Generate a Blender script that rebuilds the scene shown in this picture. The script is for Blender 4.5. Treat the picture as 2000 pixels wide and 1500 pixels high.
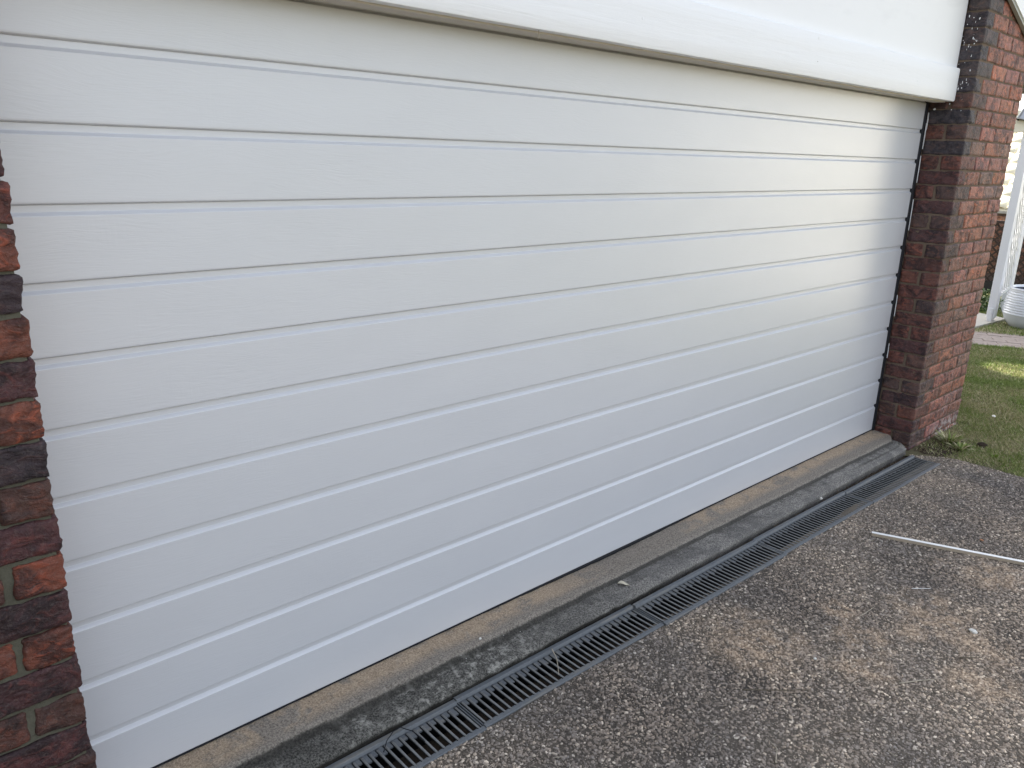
import bpy, bmesh, math, random
from mathutils import Vector, Matrix, noise
random.seed(7)
for o in list(bpy.data.objects): bpy.data.objects.remove(o)
scn = bpy.context.scene
col = scn.collection
PI = math.pi

# ------------------------------------------------------------------ camera
cd = bpy.data.cameras.new('camera'); cam = bpy.data.objects.new('camera', cd); col.objects.link(cam)
yaw, pitch, roll = 0.746437405, -0.286055967, 0.0299446547
cy, sy, cp, sp = math.cos(yaw), math.sin(yaw), math.cos(pitch), math.sin(pitch)
fwd = Vector((sy*cp, cy*cp, sp)); rt = Vector((cy, -sy, 0)); up = rt.cross(fwd)
cr, sr = math.cos(roll), math.sin(roll)
r2 = cr*rt + sr*up; u2 = -sr*rt + cr*up
M = Matrix(((r2.x, u2.x, -fwd.x, -5.19882), (r2.y, u2.y, -fwd.y, -2.029687), (r2.z, u2.z, -fwd.z, 1.722933), (0, 0, 0, 1)))
cam.matrix_world = M
cd.sensor_width = 36; cd.lens = 1531.72/2000*36; cd.clip_start = 0.05; cd.clip_end = 500
scn.camera = cam

# ------------------------------------------------------------------ light
SUN = Vector((0.26, 0.66, 0.74)).normalized()          # towards the sun: behind the garage
w = bpy.data.worlds.new('World'); scn.world = w; w.use_nodes = True
nt = w.node_tree; bg = nt.nodes['Background']
sky = nt.nodes.new('ShaderNodeTexSky'); sky.sky_type = 'NISHITA'; sky.sun_disc = False
sky.sun_elevation = math.asin(SUN.z); sky.sun_rotation = math.atan2(SUN.x, SUN.y)
sky.dust_density = 3.0; sky.air_density = 1.0; sky.ozone_density = 0.6
hs = nt.nodes.new('ShaderNodeHueSaturation'); hs.inputs['Saturation'].default_value = 0.42
nt.links.new(sky.outputs[0], hs.inputs['Color']); nt.links.new(hs.outputs[0], bg.inputs[0])
bg.inputs[1].default_value = 0.13
sl = bpy.data.lights.new('sun', 'SUN'); sl.energy = 5.0; sl.angle = math.radians(0.53); sl.color = (1, .94, .84)
so = bpy.data.objects.new('sun', sl); col.objects.link(so); so.location = (0, 0, 20)
so.rotation_euler = SUN.to_track_quat('Z', 'Y').to_euler()
scn.view_settings.view_transform = 'Standard'; scn.view_settings.look = 'None'
scn.view_settings.exposure = 2.0; scn.view_settings.gamma = 1.0
scn.render.engine = 'CYCLES'

# ------------------------------------------------------------------ helpers
def empty(name, loc, label=None, cat=None, group=None):
    o = bpy.data.objects.new(name, None); col.objects.link(o); o.location = loc
    tag(o, label, cat, group); return o
def tag(o, label=None, cat=None, group=None, kind=None):
    if label: o['label'] = label
    if cat: o['category'] = cat
    if group: o['group'] = group
    if kind: o['kind'] = kind
    return o
def link(name, me, parent=None, loc=(0, 0, 0), rot=(0, 0, 0), mat=None):
    o = bpy.data.objects.new(name, me); col.objects.link(o)
    if mat and not me.materials: me.materials.append(mat)
    o.location = loc; o.rotation_euler = rot
    if parent: o.parent = parent
    return o
def mesh(name, V, F, mat=None, smooth=False):
    me = bpy.data.meshes.new(name); me.from_pydata([tuple(v) for v in V], [], F); me.update()
    bm = bmesh.new(); bm.from_mesh(me); bmesh.ops.recalc_face_normals(bm, faces=bm.faces); bm.to_mesh(me); bm.free()
    if mat: me.materials.append(mat)
    if smooth:
        for p in me.polygons: p.use_smooth = True
    return me
def box(V, F, x0, x1, y0, y1, z0, z1):
    b = len(V)
    V += [(x0,y0,z0),(x1,y0,z0),(x1,y1,z0),(x0,y1,z0),(x0,y0,z1),(x1,y0,z1),(x1,y1,z1),(x0,y1,z1)]
    F += [(b,b+3,b+2,b+1),(b+4,b+5,b+6,b+7),(b,b+1,b+5,b+4),(b+1,b+2,b+6,b+5),(b+2,b+3,b+7,b+6),(b+3,b,b+4,b+7)]
def boxmesh(name, x0, x1, y0, y1, z0, z1, mat, bev=0.0, seg=2):
    V, F = [], []; box(V, F, x0, x1, y0, y1, z0, z1)
    me = mesh(name, V, F, mat)
    if bev:
        bm = bmesh.new(); bm.from_mesh(me)
        bmesh.ops.bevel(bm, geom=bm.edges[:], offset=bev, segments=seg, affect='EDGES', profile=.5)
        bm.to_mesh(me); bm.free()
    return me
def tube(pts, rad, n=6, taper=None):
    V, F = [], []
    for i, p in enumerate(pts):
        p = Vector(p); a = Vector(pts[max(i-1, 0)]); b = Vector(pts[min(i+1, len(pts)-1)])
        t = (b-a).normalized(); s = t.cross(Vector((0, 0, 1)))
        if s.length < 1e-3: s = Vector((1, 0, 0))
        s.normalize(); q = s.cross(t)
        r = rad*(taper(i/(len(pts)-1)) if taper else 1)
        for k in range(n):
            V.append(p + r*(math.cos(2*PI*k/n)*s + math.sin(2*PI*k/n)*q))
    for i in range(len(pts)-1):
        for k in range(n):
            F.append((i*n+k, i*n+(k+1) % n, (i+1)*n+(k+1) % n, (i+1)*n+k))
    F.append(tuple(range(n))); F.append(tuple((len(pts)-1)*n+k for k in range(n)))
    return V, F
def nz(x, y, z, s=1.0): return noise.noise(Vector((x*s, y*s, z*s)))

# node helpers
class N:
    def __init__(s, name):
        s.m = bpy.data.materials.new(name); s.m.use_nodes = True; s.t = s.m.node_tree
        s.b = s.t.nodes['Principled BSDF']
    def n(s, ty, **k):
        o = s.t.nodes.new(ty)
        for a, v in k.items(): setattr(o, a, v)
        return o
    def put(s, sock, v):
        if isinstance(v, bpy.types.NodeSocket): s.t.links.new(v, sock)
        elif isinstance(v, (tuple, list)) and len(v) == 3 and sock.type == 'RGBA': sock.default_value = (*v, 1)
        else: sock.default_value = v
    def coord(s, which='Object', sc=(1, 1, 1), off=None):
        if which == 'World': c = s.n('ShaderNodeNewGeometry').outputs['Position']
        else: c = s.n('ShaderNodeTexCoord').outputs[which]
        mp = s.n('ShaderNodeMapping'); s.put(mp.inputs['Vector'], c); mp.inputs['Scale'].default_value = sc
        if off is not None: s.put(mp.inputs['Location'], off)
        return mp.outputs[0]
    def noise(s, v, scale, det=4, rough=.55, dist=0.0):
        o = s.n('ShaderNodeTexNoise'); s.put(o.inputs['Vector'], v); o.inputs['Scale'].default_value = scale
        o.inputs['Detail'].default_value = det; o.inputs['Roughness'].default_value = rough; o.inputs['Distortion'].default_value = dist
        return o.outputs['Fac']
    def vor(s, v, scale, feat='F1', out='Distance'):
        o = s.n('ShaderNodeTexVoronoi', feature=feat); s.put(o.inputs['Vector'], v); o.inputs['Scale'].default_value = scale
        return o.outputs[out]
    def ramp(s, f, *stops):
        o = s.n('ShaderNodeValToRGB'); s.put(o.inputs[0], f); e = o.color_ramp.elements
        while len(e) < len(stops): e.new(.5)
        for el, (p, c) in zip(e, stops):
            el.position = p; el.color = (*c, 1) if isinstance(c, (tuple, list)) else (c, c, c, 1)
        return o.outputs[0]
    def rng(s, f, a, b, c=0.0, d=1.0):
        o = s.n('ShaderNodeMapRange'); s.put(o.inputs['Value'], f)
        for k, v in zip(('From Min', 'From Max', 'To Min', 'To Max'), (a, b, c, d)): s.put(o.inputs[k], v)
        return o.outputs[0]
    def mix(s, f, a, b, mode='MIX'):
        o = s.n('ShaderNodeMix', data_type='RGBA', blend_type=mode)
        s.put(o.inputs[0], f); s.put(o.inputs[6], a); s.put(o.inputs[7], b); return o.outputs[2]
    def math(s, op, a, b=0.0, cl=False):
        o = s.n('ShaderNodeMath', operation=op, use_clamp=cl); s.put(o.inputs[0], a); s.put(o.inputs[1], b); return o.outputs[0]
    def bump(s, h, st=.5, dist=.01, prev=None):
        o = s.n('ShaderNodeBump'); s.put(o.inputs['Height'], h); o.inputs['Strength'].default_value = st; o.inputs['Distance'].default_value = dist
        if prev is not None: s.put(o.inputs['Normal'], prev)
        return o.outputs[0]
    def sep(s, v):
        o = s.n('ShaderNodeSeparateXYZ'); s.put(o.inputs[0], v); return o.outputs
    def blob(s, x, y, pts, rad, soft, wob=.1, z=None):
        """0..1 mask near any of the given ground points (x, y, r) in metres"""
        tot = None
        for (px, py, pr) in pts:
            dx = s.math('SUBTRACT', x, px); dy = s.math('SUBTRACT', y, py)
            d = s.math('SQRT', s.math('ADD', s.math('MULTIPLY', dx, dx), s.math('MULTIPLY', dy, dy)))
            d = s.math('ADD', d, wob)
            m = s.rng(d, pr*(1-soft), pr*(1+soft), 1.0, 0.0)
            tot = m if tot is None else s.math('MAXIMUM', tot, m)
        return tot
    def fin(s, base=None, rough=None, normal=None, spec=None, **k):
        if base is not None: s.put(s.b.inputs['Base Color'], base)
        if rough is not None: s.put(s.b.inputs['Roughness'], rough)
        if normal is not None: s.put(s.b.inputs['Normal'], normal)
        if spec is not None: s.put(s.b.inputs['Specular IOR Level'], spec)
        for a, v in k.items(): s.put(s.b.inputs[a.replace('_', ' ')], v)
        return s.m

# ------------------------------------------------------------------ materials
def m_door():
    a = N('door_steel')
    c = a.coord('World')
    warp = a.noise(a.coord('World', (1.6, 1, 5)), 1.5, 2)
    cx, cy_, cz = a.sep(c)
    zz = a.math('ADD', cz, a.math('MULTIPLY', warp, .09))
    cb = a.n('ShaderNodeCombineXYZ'); a.put(cb.inputs[0], a.math('MULTIPLY', cx, 16)); a.put(cb.inputs[1], 0.0); a.put(cb.inputs[2], a.math('MULTIPLY', zz, 230))
    g1 = a.noise(cb.outputs[0], 1.0, 3, .6, .3)
    cb2 = a.n('ShaderNodeCombineXYZ'); a.put(cb2.inputs[0], a.math('MULTIPLY', cx, 150)); a.put(cb2.inputs[1], 0.0); a.put(cb2.inputs[2], a.math('MULTIPLY', cz, 14))
    g2 = a.noise(cb2.outputs[0], 1.0, 2, .5)
    patch = a.rng(a.noise(a.coord('World', (4, 1, 4)), 1.0, 2), .56, .70)
    h = a.math('ADD', a.rng(g1, .35, .65), a.math('MULTIPLY', a.math('MULTIPLY', g2, patch), .8))
    pat2 = a.rng(a.noise(a.coord('World', (2.4, 1, 9)), 1.0, 3), .3, .65, .35, 1.0)
    h = a.math('MULTIPLY', h, pat2)
    wave = a.noise(a.coord('World', (1.1, 1, 2.2)), 1.0, 1)
    n1 = a.bump(wave, .12, .02); n2 = a.bump(h, .20, .0015, n1)
    dirt = a.noise(a.coord('World', (2, 1, 6)), 1.5, 5)
    base = a.mix(a.rng(dirt, .35, .75, 0, .5), (.60, .61, .64), (.56, .57, .60))
    return a.fin(base, a.rng(g1, .3, .7, .34, .42), n2, .5, Coat_Weight=1.0, Coat_Roughness=.30, Coat_IOR=1.6, Coat_Normal=n1)
M_DOOR = m_door()
def m_paint(name, colr, rough=.5, grain=True):
    a = N(name)
    g = a.noise(a.coord('World', (3, 40, 60)), 1.0, 5, .65, .6)
    g2 = a.noise(a.coord('World', (14, 14, 14)), 1.0, 3)
    n = a.bump(a.rng(g, .3, .7), .35 if grain else .08, .002); n = a.bump(g2, .15, .004, n)
    spots = a.rng(a.noise(a.coord('World', (2.2, 3, 6)), 1, 4), .62, .72, 0, .4)
    base = a.mix(spots, colr, tuple(v*.9 for v in colr))
    return a.fin(base, rough, n, .4)
M_WHITE = m_paint('white_painted_timber', (.80, .805, .82))
M_PANEL = m_paint('white_painted_sheet', (.81, .815, .83), .55, False)
M_SOFFIT = m_paint('warm_lit_soffit', (.60, .56, .50), .6)  # white underside; the warm light reflected onto it is put into the colour
M_WHITEFAR = m_paint('white_painted_post', (.78, .78, .80), .5)
M_CREAMBEAM = m_paint('cream_painted_beam', (.80, .76, .62), .5)
def m_simple(name, c, r=.6, spec=.5, v=.15, sc=30, metal=0.0):
    a = N(name); n = a.noise(a.coord('World'), sc, 5)
    return a.fin(a.mix(n, tuple(x*(1-v) for x in c), tuple(min(1, x*(1+v)) for x in c)), r, a.bump(n, .2, .002), spec, Metallic=metal)
M_RUBBER = m_simple('black_rubber', (.010, .011, .015), .6, .25)
M_DARKSTEEL = m_simple('dark_seal', (.01, .011, .016), .5)
M_SLIVER = m_simple('pale_trim', (.7, .7, .72), .4)
def m_brick():
    a = N('clay_brick')
    oi = a.n('ShaderNodeObjectInfo')
    off = a.math('MULTIPLY', oi.outputs['Random'], 37.0)
    cbo = a.n('ShaderNodeCombineXYZ'); a.put(cbo.inputs[0], off); a.put(cbo.inputs[1], a.math('MULTIPLY', off, .7)); a.put(cbo.inputs[2], off)
    c = a.coord('Object', (1, 1, 1), cbo.outputs[0])
    cs = a.coord('Object', (17, 17, 30), cbo.outputs[0])
    big = a.noise(c, 14, 4, .6, .8); fine = a.noise(c, 120, 5, .7); streak = a.noise(cs, 1.3, 6, .62, 1.1)
    grit = a.vor(c, 420)
    base = oi.outputs['Color']
    dark = a.mix(a.rng(big, .42, .60), base, a.mix(1.0, base, (.34, .34, .42), 'MULTIPLY'))
    lite = a.mix(a.rng(streak, .52, .66, 0, .8), dark, a.mix(1.0, base, (1.75, 1.35, 1.1), 'MULTIPLY'))
    grime = a.mix(a.rng(fine, .50, .75, 0, .38), lite, a.mix(.5, lite, (.30, .25, .22)))
    sandm = a.rng(grit, .07, .03, 0, .5)
    b = a.mix(a.math('MULTIPLY', sandm, a.rng(fine, .55, .65)), grime, (.5, .45, .42))
    # lime run-off streaks low on the outer pier
    px, py, pz = a.sep(a.n('ShaderNodeNewGeometry').outputs['Position'])
    vs = a.noise(a.coord('World', (42, 42, 7)), 1.0, 4, .6, .4)
    m = a.math('MULTIPLY', a.math('MULTIPLY', a.rng(px, .42, .62), a.rng(pz, .55, .15)), a.rng(vs, .60, .68))
    edge = a.math('MULTIPLY', a.rng(pz, .06, -.08), a.math('MULTIPLY', a.rng(px, .3, .5), a.rng(a.noise(a.coord('World'), 30, 5), .48, .60)))
    b = a.mix(a.math('MULTIPLY', a.math('MAXIMUM', m, edge), .75, True), b, (.62, .58, .56))
    n = a.bump(streak, 1.0, .010); n = a.bump(fine, .8, .003, n); n = a.bump(big, .9, .010, n)
    return a.fin(b, .66, n, .5)
M_BRICK = m_brick()
def m_mortar(name, c):
    a = N(name); f = a.noise(a.coord('World'), 90, 6, .7); g = a.noise(a.coord('World'), 6, 3)
    b = a.mix(f, tuple(v*.7 for v in c), tuple(v*1.25 for v in c)); b = a.mix(a.rng(g, .4, .7, 0, .5), b, tuple(v*.55 for v in c))
    return a.fin(b, .95, a.bump(f, .8, .004), .1)
M_MORTL = m_mortar('grey_mortar', (.12, .115, .088)); M_MORTR = m_mortar('buff_mortar', (.165, .125, .095))
def m_sill():
    a = N('weathered_concrete')
    w_ = a.coord('World'); x, y, z = a.sep(w_)
    f = a.noise(w_, 160, 6, .75); md = a.noise(w_, 9, 5, .6, .4); lg = a.noise(w_, 2.1, 4, .6)
    sp = a.vor(w_, 170); spk = a.rng(sp, .16, .10)
    tan = a.mix(a.rng(f, .37, .64), (.24, .18, .125), (.60, .47, .34)); tan = a.mix(a.math('MULTIPLY', spk, a.rng(md, .38, .55)), tan, (.07, .06, .05))
    grey = a.mix(a.rng(f, .37, .64), (.10, .092, .082), (.36, .335, .30))
    # grey zone mid-way along the upper step, tan elsewhere; grey towards the nose
    zone = a.math('ADD', a.math('MULTIPLY', a.rng(x, -3.15, -2.75), a.rng(x, -2.0, -2.3)), a.rng(md, .50, .62), True)
    nose = a.rng(a.math('ADD', y, a.math('MULTIPLY', lg, .10)), -.01, -.055)
    top = a.mix(a.math('MAXIMUM', a.math('MULTIPLY', zone, .75), a.math('MULTIPLY', nose, .8)), tan, grey)
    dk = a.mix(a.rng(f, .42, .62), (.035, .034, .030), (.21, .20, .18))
    lich = a.rng(a.noise(w_, 30, 8, .78, .2), .50, .60)
    lichz = a.math('MULTIPLY', a.rng(a.noise(w_, 3.3, 3), .42, .56), a.rng(x, -3.1, -3.5))
    low = a.mix(a.math('MULTIPLY', lich, lichz), dk, (.40, .385, .345))
    midg = a.mix(a.rng(f, .40, .62), (.09, .086, .08), (.40, .375, .34)); midg = a.mix(a.rng(md, .45, .6, 0, .5), midg, (.10, .096, .095))
    low = a.mix(a.rng(x, -3.6, -2.6), low, midg)
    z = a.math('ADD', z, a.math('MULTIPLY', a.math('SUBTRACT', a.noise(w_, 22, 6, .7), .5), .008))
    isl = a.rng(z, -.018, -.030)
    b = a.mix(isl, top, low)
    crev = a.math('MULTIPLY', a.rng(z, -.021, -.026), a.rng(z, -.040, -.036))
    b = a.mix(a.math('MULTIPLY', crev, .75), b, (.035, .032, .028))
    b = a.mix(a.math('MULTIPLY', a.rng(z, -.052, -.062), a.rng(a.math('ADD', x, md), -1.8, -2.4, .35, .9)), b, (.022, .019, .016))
    wf = a.rng(a.vor(w_, 46), .085, .06)
    b = a.mix(a.math('MULTIPLY', wf, a.rng(a.noise(w_, 17, 1), .60, .64)), b, (.55, .53, .50))
    n = a.bump(f, 1.0, .007); n = a.bump(md, .6, .02, n)
    return a.fin(b, .92, n, .2)
M_SILL = m_sill()
def m_plastic():
    a = N('weathered_drain_plastic'); f = a.noise(a.coord('World'), 70, 5, .7); g = a.noise(a.coord('World', (3, 30, 30)), 1.5, 4)
    b = a.mix(f, (.065, .072, .080), (.15, .163, .176)); b = a.mix(a.rng(g, .52, .7, 0, .6), b, (.19, .175, .15))
    return a.fin(b, .5, a.bump(f, .3, .002), .5)
M_DRAIN = m_plastic()
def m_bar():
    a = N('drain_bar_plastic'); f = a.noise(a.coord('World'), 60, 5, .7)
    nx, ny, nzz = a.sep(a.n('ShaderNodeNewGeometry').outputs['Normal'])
    lit_top = a.mix(f, (.10, .105, .105), (.24, .24, .235))
    return a.fin(a.mix(a.rng(nzz, .35, .8), (.022, .023, .025), lit_top), .6, a.bump(f, .2, .002), .3)  # shade painted in by normal: near-black bar sides, pale tops
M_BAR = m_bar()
M_TROUGH = m_simple('dark_trough', (.006, .006, .006), .9, .1)  # near-black inside of the drain channel
# driveway colours shared between binder and stones
def drive_tint(a):
    w_ = a.coord('World'); x, y, z = a.sep(w_)
    wob = a.math('MULTIPLY', a.math('SUBTRACT', a.noise(w_, 5, 6, .7), .5), .55)
    tan = a.blob(x, y, [(-2.36, -1.0, .10), (-2.50, -1.06, .09), (-2.10, -1.10, .07), (-1.97, -1.13, .11), (-1.80, -1.07, .10), (-2.02, -1.30, .10), (-1.35, -1.2, .13), (-2.66, -.74, .15), (-1.40, -.95, .04), (-2.2, -.88, .06), (-2.25, -1.42, .10)], 0, .75, wob)
    spl = a.rng(a.noise(w_, 14, 6, .7, .8), .40, .56); tan = a.math('MULTIPLY', tan, spl)
    wob2 = a.math('MULTIPLY', a.math('SUBTRACT', a.noise(w_, 3, 4, .6), .5), .6)
    dark = a.blob(x, y, [(-2.25, -.7, .28), (-1.55, -1.0, .25), (-2.9, -.85, .22), (-.9, -.85, .3), (-3.3, -.75, .3), (-1.9, -1.45, .25), (-.35, -.95, .3)], 0, .8, wob2)
    return w_, tan, dark
def m_drive():
    a = N('driveway_binder'); w_, tan, dark = drive_tint(a)
    f = a.noise(w_, 190, 5, .7); v = a.vor(w_, 130)
    b = a.mix(a.noise(w_, 1.7, 4, .6), a.mix(f, (.045, .038, .031), (.14, .12, .10)), a.mix(f, (.08, .068, .054), (.26, .22, .175)))
    b = a.mix(a.math('MULTIPLY', dark, .6), b, (.03, .029, .029)); b = a.mix(a.math('MULTIPLY', tan, .8), b, a.mix(f, (.17, .12, .08), (.42, .32, .23)))
    n = a.bump(a.math('MULTIPLY', v, -1.0), .8, .006); n = a.bump(f, .6, .003, n)
    return a.fin(b, .9, n, .2)
def m_stone():
    a = N('driveway_aggregate'); w_, tan, dark = drive_tint(a)
    oi = a.n('ShaderNodeObjectInfo'); r = oi.outputs['Random']
    f = a.noise(w_, 240, 4, .7)
    b = a.ramp(r, (0, (.08, .070, .062)), (.3, (.19, .165, .145)), (.55, (.28, .245, .215)), (.8, (.27, .25, .235)), (.92, (.42, .36, .30)), (1, (.68, .63, .56)))
    mac = a.noise(w_, 1.7, 4, .6)
    b = a.mix(1.0, b, a.mix(a.rng(mac, .3, .7), (.82, .82, .83), (1.80, 1.62, 1.38)), 'MULTIPLY')
    b = a.mix(a.math('MULTIPLY', dark, .55), b, a.mix(1.0, b, (.50, .50, .53), 'MULTIPLY'))
    b = a.mix(a.math('MULTIPLY', tan, .85), b, a.mix(.6, b, (.76, .56, .38)))
    b = a.mix(a.rng(f, .4, .7, 0, .45), b, (.06, .052, .046))
    return a.fin(b, .72, a.bump(f, .5, .002), .35)
M_DRIVE = m_drive(); M_STONE = m_stone()
M_SOIL = m_simple('dark_soil', (.045, .034, .025), .95, .1, .5, 60)
def m_lawn():
    a = N('lawn_thatch'); w_ = a.coord('World'); f = a.noise(w_, 55, 6, .7); g = a.noise(w_, 1.4, 3)
    b = a.mix(f, (.045, .055, .02), (.17, .17, .075)); b = a.mix(a.rng(g, .4, .65), b, a.mix(f, (.05, .045, .025), (.19, .165, .10)))
    return a.fin(b, .95, a.bump(f, .8, .01), .1)
M_LAWN = m_lawn()
def m_blade():
    a = N('grass_blades'); w_ = a.coord('World'); x, y, z = a.sep(w_)
    r = a.n('ShaderNodeNewGeometry').outputs['Random Per Island']
    g = a.noise(w_, 1.9, 3); dry = a.math('ADD', a.rng(g, .42, .6, 0, .55), a.rng(x, 2.2, .9, 0, .35), True)
    gr = a.ramp(r, (0, (.085, .125, .025)), (.5, (.19, .26, .06)), (1, (.32, .37, .11)))
    dr = a.ramp(r, (0, (.20, .18, .08)), (.5, (.40, .35, .19)), (1, (.58, .52, .33)))
    pick = a.math('LESS_THAN', a.math('FRACT', a.math('MULTIPLY', r, 17.3)), dry)
    return a.fin(a.mix(pick, gr, dr), .55, None, .3)
M_BLADE = m_blade()
M_LEAF = m_simple('green_leaf', (.055, .10, .025), .5, .4, .4, 8)
M_WEED = m_simple('bright_weed', (.20, .30, .03), .5)
M_BARK = m_simple('bark', (.10, .075, .05), .9, .2, .4, 40)
M_TWIG = m_simple('dry_twig', (.14, .115, .085), .85, .2, .4, 90)
M_TWIGP = m_simple('pale_twig', (.42, .37, .29), .8, .2, .3, 90)
M_WSTONE = m_simple('pale_stone', (.68, .66, .61), .7, .3, .15, 60)
M_DLEAF = m_simple('dead_leaf', (.50, .46, .36), .7, .2, .3, 60)
M_PAVE = m_simple('path_clay', (.30, .25, .22), .9, .2, .3, 25)
M_CONC = m_simple('grey_concrete', (.42, .40, .36), .9, .2, .2, 20)
M_BROWNLAT = m_simple('dark_brown_lattice', (.035, .02, .018), .6)
M_BLACK = m_simple('black_base', (.012, .013, .017), .5)
def m_pot():
    a = N('glazed_planter'); n = a.noise(a.coord('World'), 12, 4)
    return a.fin(a.mix(n, (.62, .65, .70), (.74, .76, .80)), .22, a.bump(n, .06, .004), .5)
M_POT = m_pot(); M_POTIN = m_simple('dark_blue_glaze', (.012, .016, .05), .25)
M_LAMP = m_simple('grey_lamp_metal', (.35, .36, .38), .35, .5, .1, 20, .6)
M_TILE = m_simple('cream_roof_tile', (.72, .67, .52), .7, .3, .08, 12)
M_ROOF = m_simple('grey_roof_sheet', (.30, .29, .28), .7)
M_TRIM = m_simple('white_trim_face', (.80, .80, .78), .45, .4, .05, 30)
M_TIMB = m_simple('raw_timber_edge', (.40, .33, .25), .8, .2, .25, 60)
M_GREYEDGE = m_simple('grey_barge_edge', (.36, .37, .35), .7)
M_BROWNBRICK = m_mortar('far_mortar', (.20, .15, .13))

# ------------------------------------------------------------------ ground
def drive_edge(y):     # x of the driveway's lawn edge
    base = .112 if y < -.5 else -.08 + (.192)*((-.28-y)/.22 if y < -.28 else 0)
    return base + .02*nz(y*5, 3.1, 0) + .012*nz(y*17, 1, 0)
def grid_sheet(name, x0, x1, y0, y1, z, mat, kind='structure', nx=2, ny=2, fz=None):
    V = []; F = []
    for j in range(ny+1):
        for i in range(nx+1):
            x = x0+(x1-x0)*i/nx; y = y0+(y1-y0)*j/ny
            V.append((x, y, z+(fz(x, y) if fz else 0)))
    for j in range(ny):
        for i in range(nx): a = j*(nx+1)+i; F.append((a, a+1, a+nx+2, a+nx+1))
    o = link(name, mesh(name, V, F, mat, True)); o['kind'] = kind; return o
g = grid_sheet('ground', -200, 200, -200, 200, -.30, M_LAWN)
# lawn: fine sheet near, raised just above the driveway's level
def lawn_z(x, y): return .012*nz(x, y, 0, 1.3)
V = []; F = []
ys = [-3.2+3.2*i/60 for i in range(61)] + [.2+.4*i for i in range(30)]
xs_n = 24
for y in ys:
    xe = drive_edge(y) if y < -.24 else -.12
    for i in range(xs_n+1):
        t = (i/xs_n)**1.8; x = xe + t*(12-xe)
        z = -.088 + lawn_z(x, y)*min(1, t*8)
        if y > 3: z -= 0
        V.append((x, y, z))
for j in range(len(ys)-1):
    for i in range(xs_n): a = j*(xs_n+1)+i; F.append((a, a+1, a+xs_n+2, a+xs_n+1))
lawn = link('lawn', mesh('lawn', V, F, M_LAWN, True)); lawn['kind'] = 'structure'
grid_sheet('front_yard', .3, 60, -60, -3.19, -.10, M_LAWN)
# driveway sheet (trough cut out: starts in front of the drain)
V = []; F = []
ys = [-.41 - .04*i for i in range(70)] + [-3.3, -6, -14, -40]
for y in ys:
    xe = drive_edge(max(y, -3.2)) if y > -3.25 else .11
    for i in range(41):
        x = xe + (-9-xe)*(i/40)
        V.append((x, y, -.0802 + .0011*nz(x, y, 2, 2.5)))
for j in range(len(ys)-1):
    for i in range(40): a = j*41+i; F.append((a, a+1, a+42, a+41))
drv = link('driveway', mesh('driveway', V, F, M_DRIVE, True)); drv['kind'] = 'structure'
# strip of aggregate between the drain end and the lawn
V = []; F = []
for j in range(14):
    y = -.268 - .012*j
    for i in range(8):
        x = -.072 + (drive_edge(y)+.072)*i/7; V.append((x, y, -.0795+.003*nz(x, y, 2, 9)))
for j in range(13):
    for i in range(7): a = j*8+i; F.append((a, a+1, a+9, a+8))
o = link('driveway_corner', mesh('driveway_corner', V, F, M_DRIVE, True)); o['kind'] = 'structure'
grid_sheet('soil', -9, .3, -.46, .6, -.165, M_SOIL)

# stones set in the driveway, instanced on the sheet
def stone_field(name, verts, faces, dens, smin, smax, seed, mat):
    me = mesh(name, verts, faces)
    o = link(name, me); o['kind'] = 'stuff'
    gm = bpy.data.node_groups.new(name, 'GeometryNodeTree')
    gm.interface.new_socket('Geometry', in_out='INPUT', socket_type='NodeSocketGeometry')
    gm.interface.new_socket('Geometry', in_out='OUTPUT', socket_type='NodeSocketGeometry')
    nd = gm.nodes; L = gm.links
    gi = nd.new('NodeGroupInput'); go = nd.new('NodeGroupOutput')
    dp = nd.new('GeometryNodeDistributePointsOnFaces'); dp.inputs['Density'].default_value = dens; dp.inputs['Seed'].default_value = seed
    ico = nd.new('GeometryNodeMeshIcoSphere'); ico.inputs['Radius'].default_value = 1; ico.inputs['Subdivisions'].default_value = 1
    sm = nd.new('GeometryNodeSetMaterial'); sm.inputs['Material'].default_value = mat
    L.new(ico.outputs[0], sm.inputs[0])
    ip = nd.new('GeometryNodeInstanceOnPoints')
    rs = nd.new('FunctionNodeRandomValue'); rs.data_type = 'FLOAT_VECTOR'
    rs.inputs[0].default_value = (smin, smin*.6, smin*.35); rs.inputs[1].default_value = (smax, smax*.8, smax*.5)
    rr = nd.new('FunctionNodeRandomValue'); rr.data_type = 'FLOAT_VECTOR'
    rr.inputs[0].default_value = (-.45, -.45, 0); rr.inputs[1].default_value = (.45, .45, 6.28); rr.inputs['Seed'].default_value = 5
    L.new(gi.outputs[0], dp.inputs[0]); L.new(dp.outputs['Points'], ip.inputs['Points']); L.new(sm.outputs[0], ip.inputs['Instance'])
    L.new(rs.outputs[0], ip.inputs['Scale']); L.new(rr.outputs[0], ip.inputs['Rotation']); L.new(ip.outputs[0], go.inputs[0])
    md = o.modifiers.new('scatter', 'NODES'); md.node_group = gm
    return o
V = [(-5.6, -.424, -.0795), (-4.3, -.424, -.0795), (-2.0, -.452, -.0795), (-.07, -.484, -.0795), (drive_edge(-.5), -.50, -.0795), (.11, -1.2, -.0795), (.10, -2.4, -.0795), (-5.6, -2.4, -.0795)]
stone_field('driveway_gravel', V, [(0, 1, 2, 3, 4, 5, 6, 7)], 9000, .0042, .0095, 1, M_STONE)
stone_field('driveway_grit', V, [(0, 1, 2, 3, 4, 5, 6, 7)], 14000, .0020, .0040, 4, M_STONE)
V = [(-.066, -.285, -.0790), (-.04, -.285, -.0790), (.09, -.46, -.0790), (.10, -.5, -.0790), (-.066, -.47, -.0790)]
stone_field('corner_gravel', V, [(0, 1, 2, 3, 4)], 13000, .003, .007, 2, M_STONE)

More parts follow.
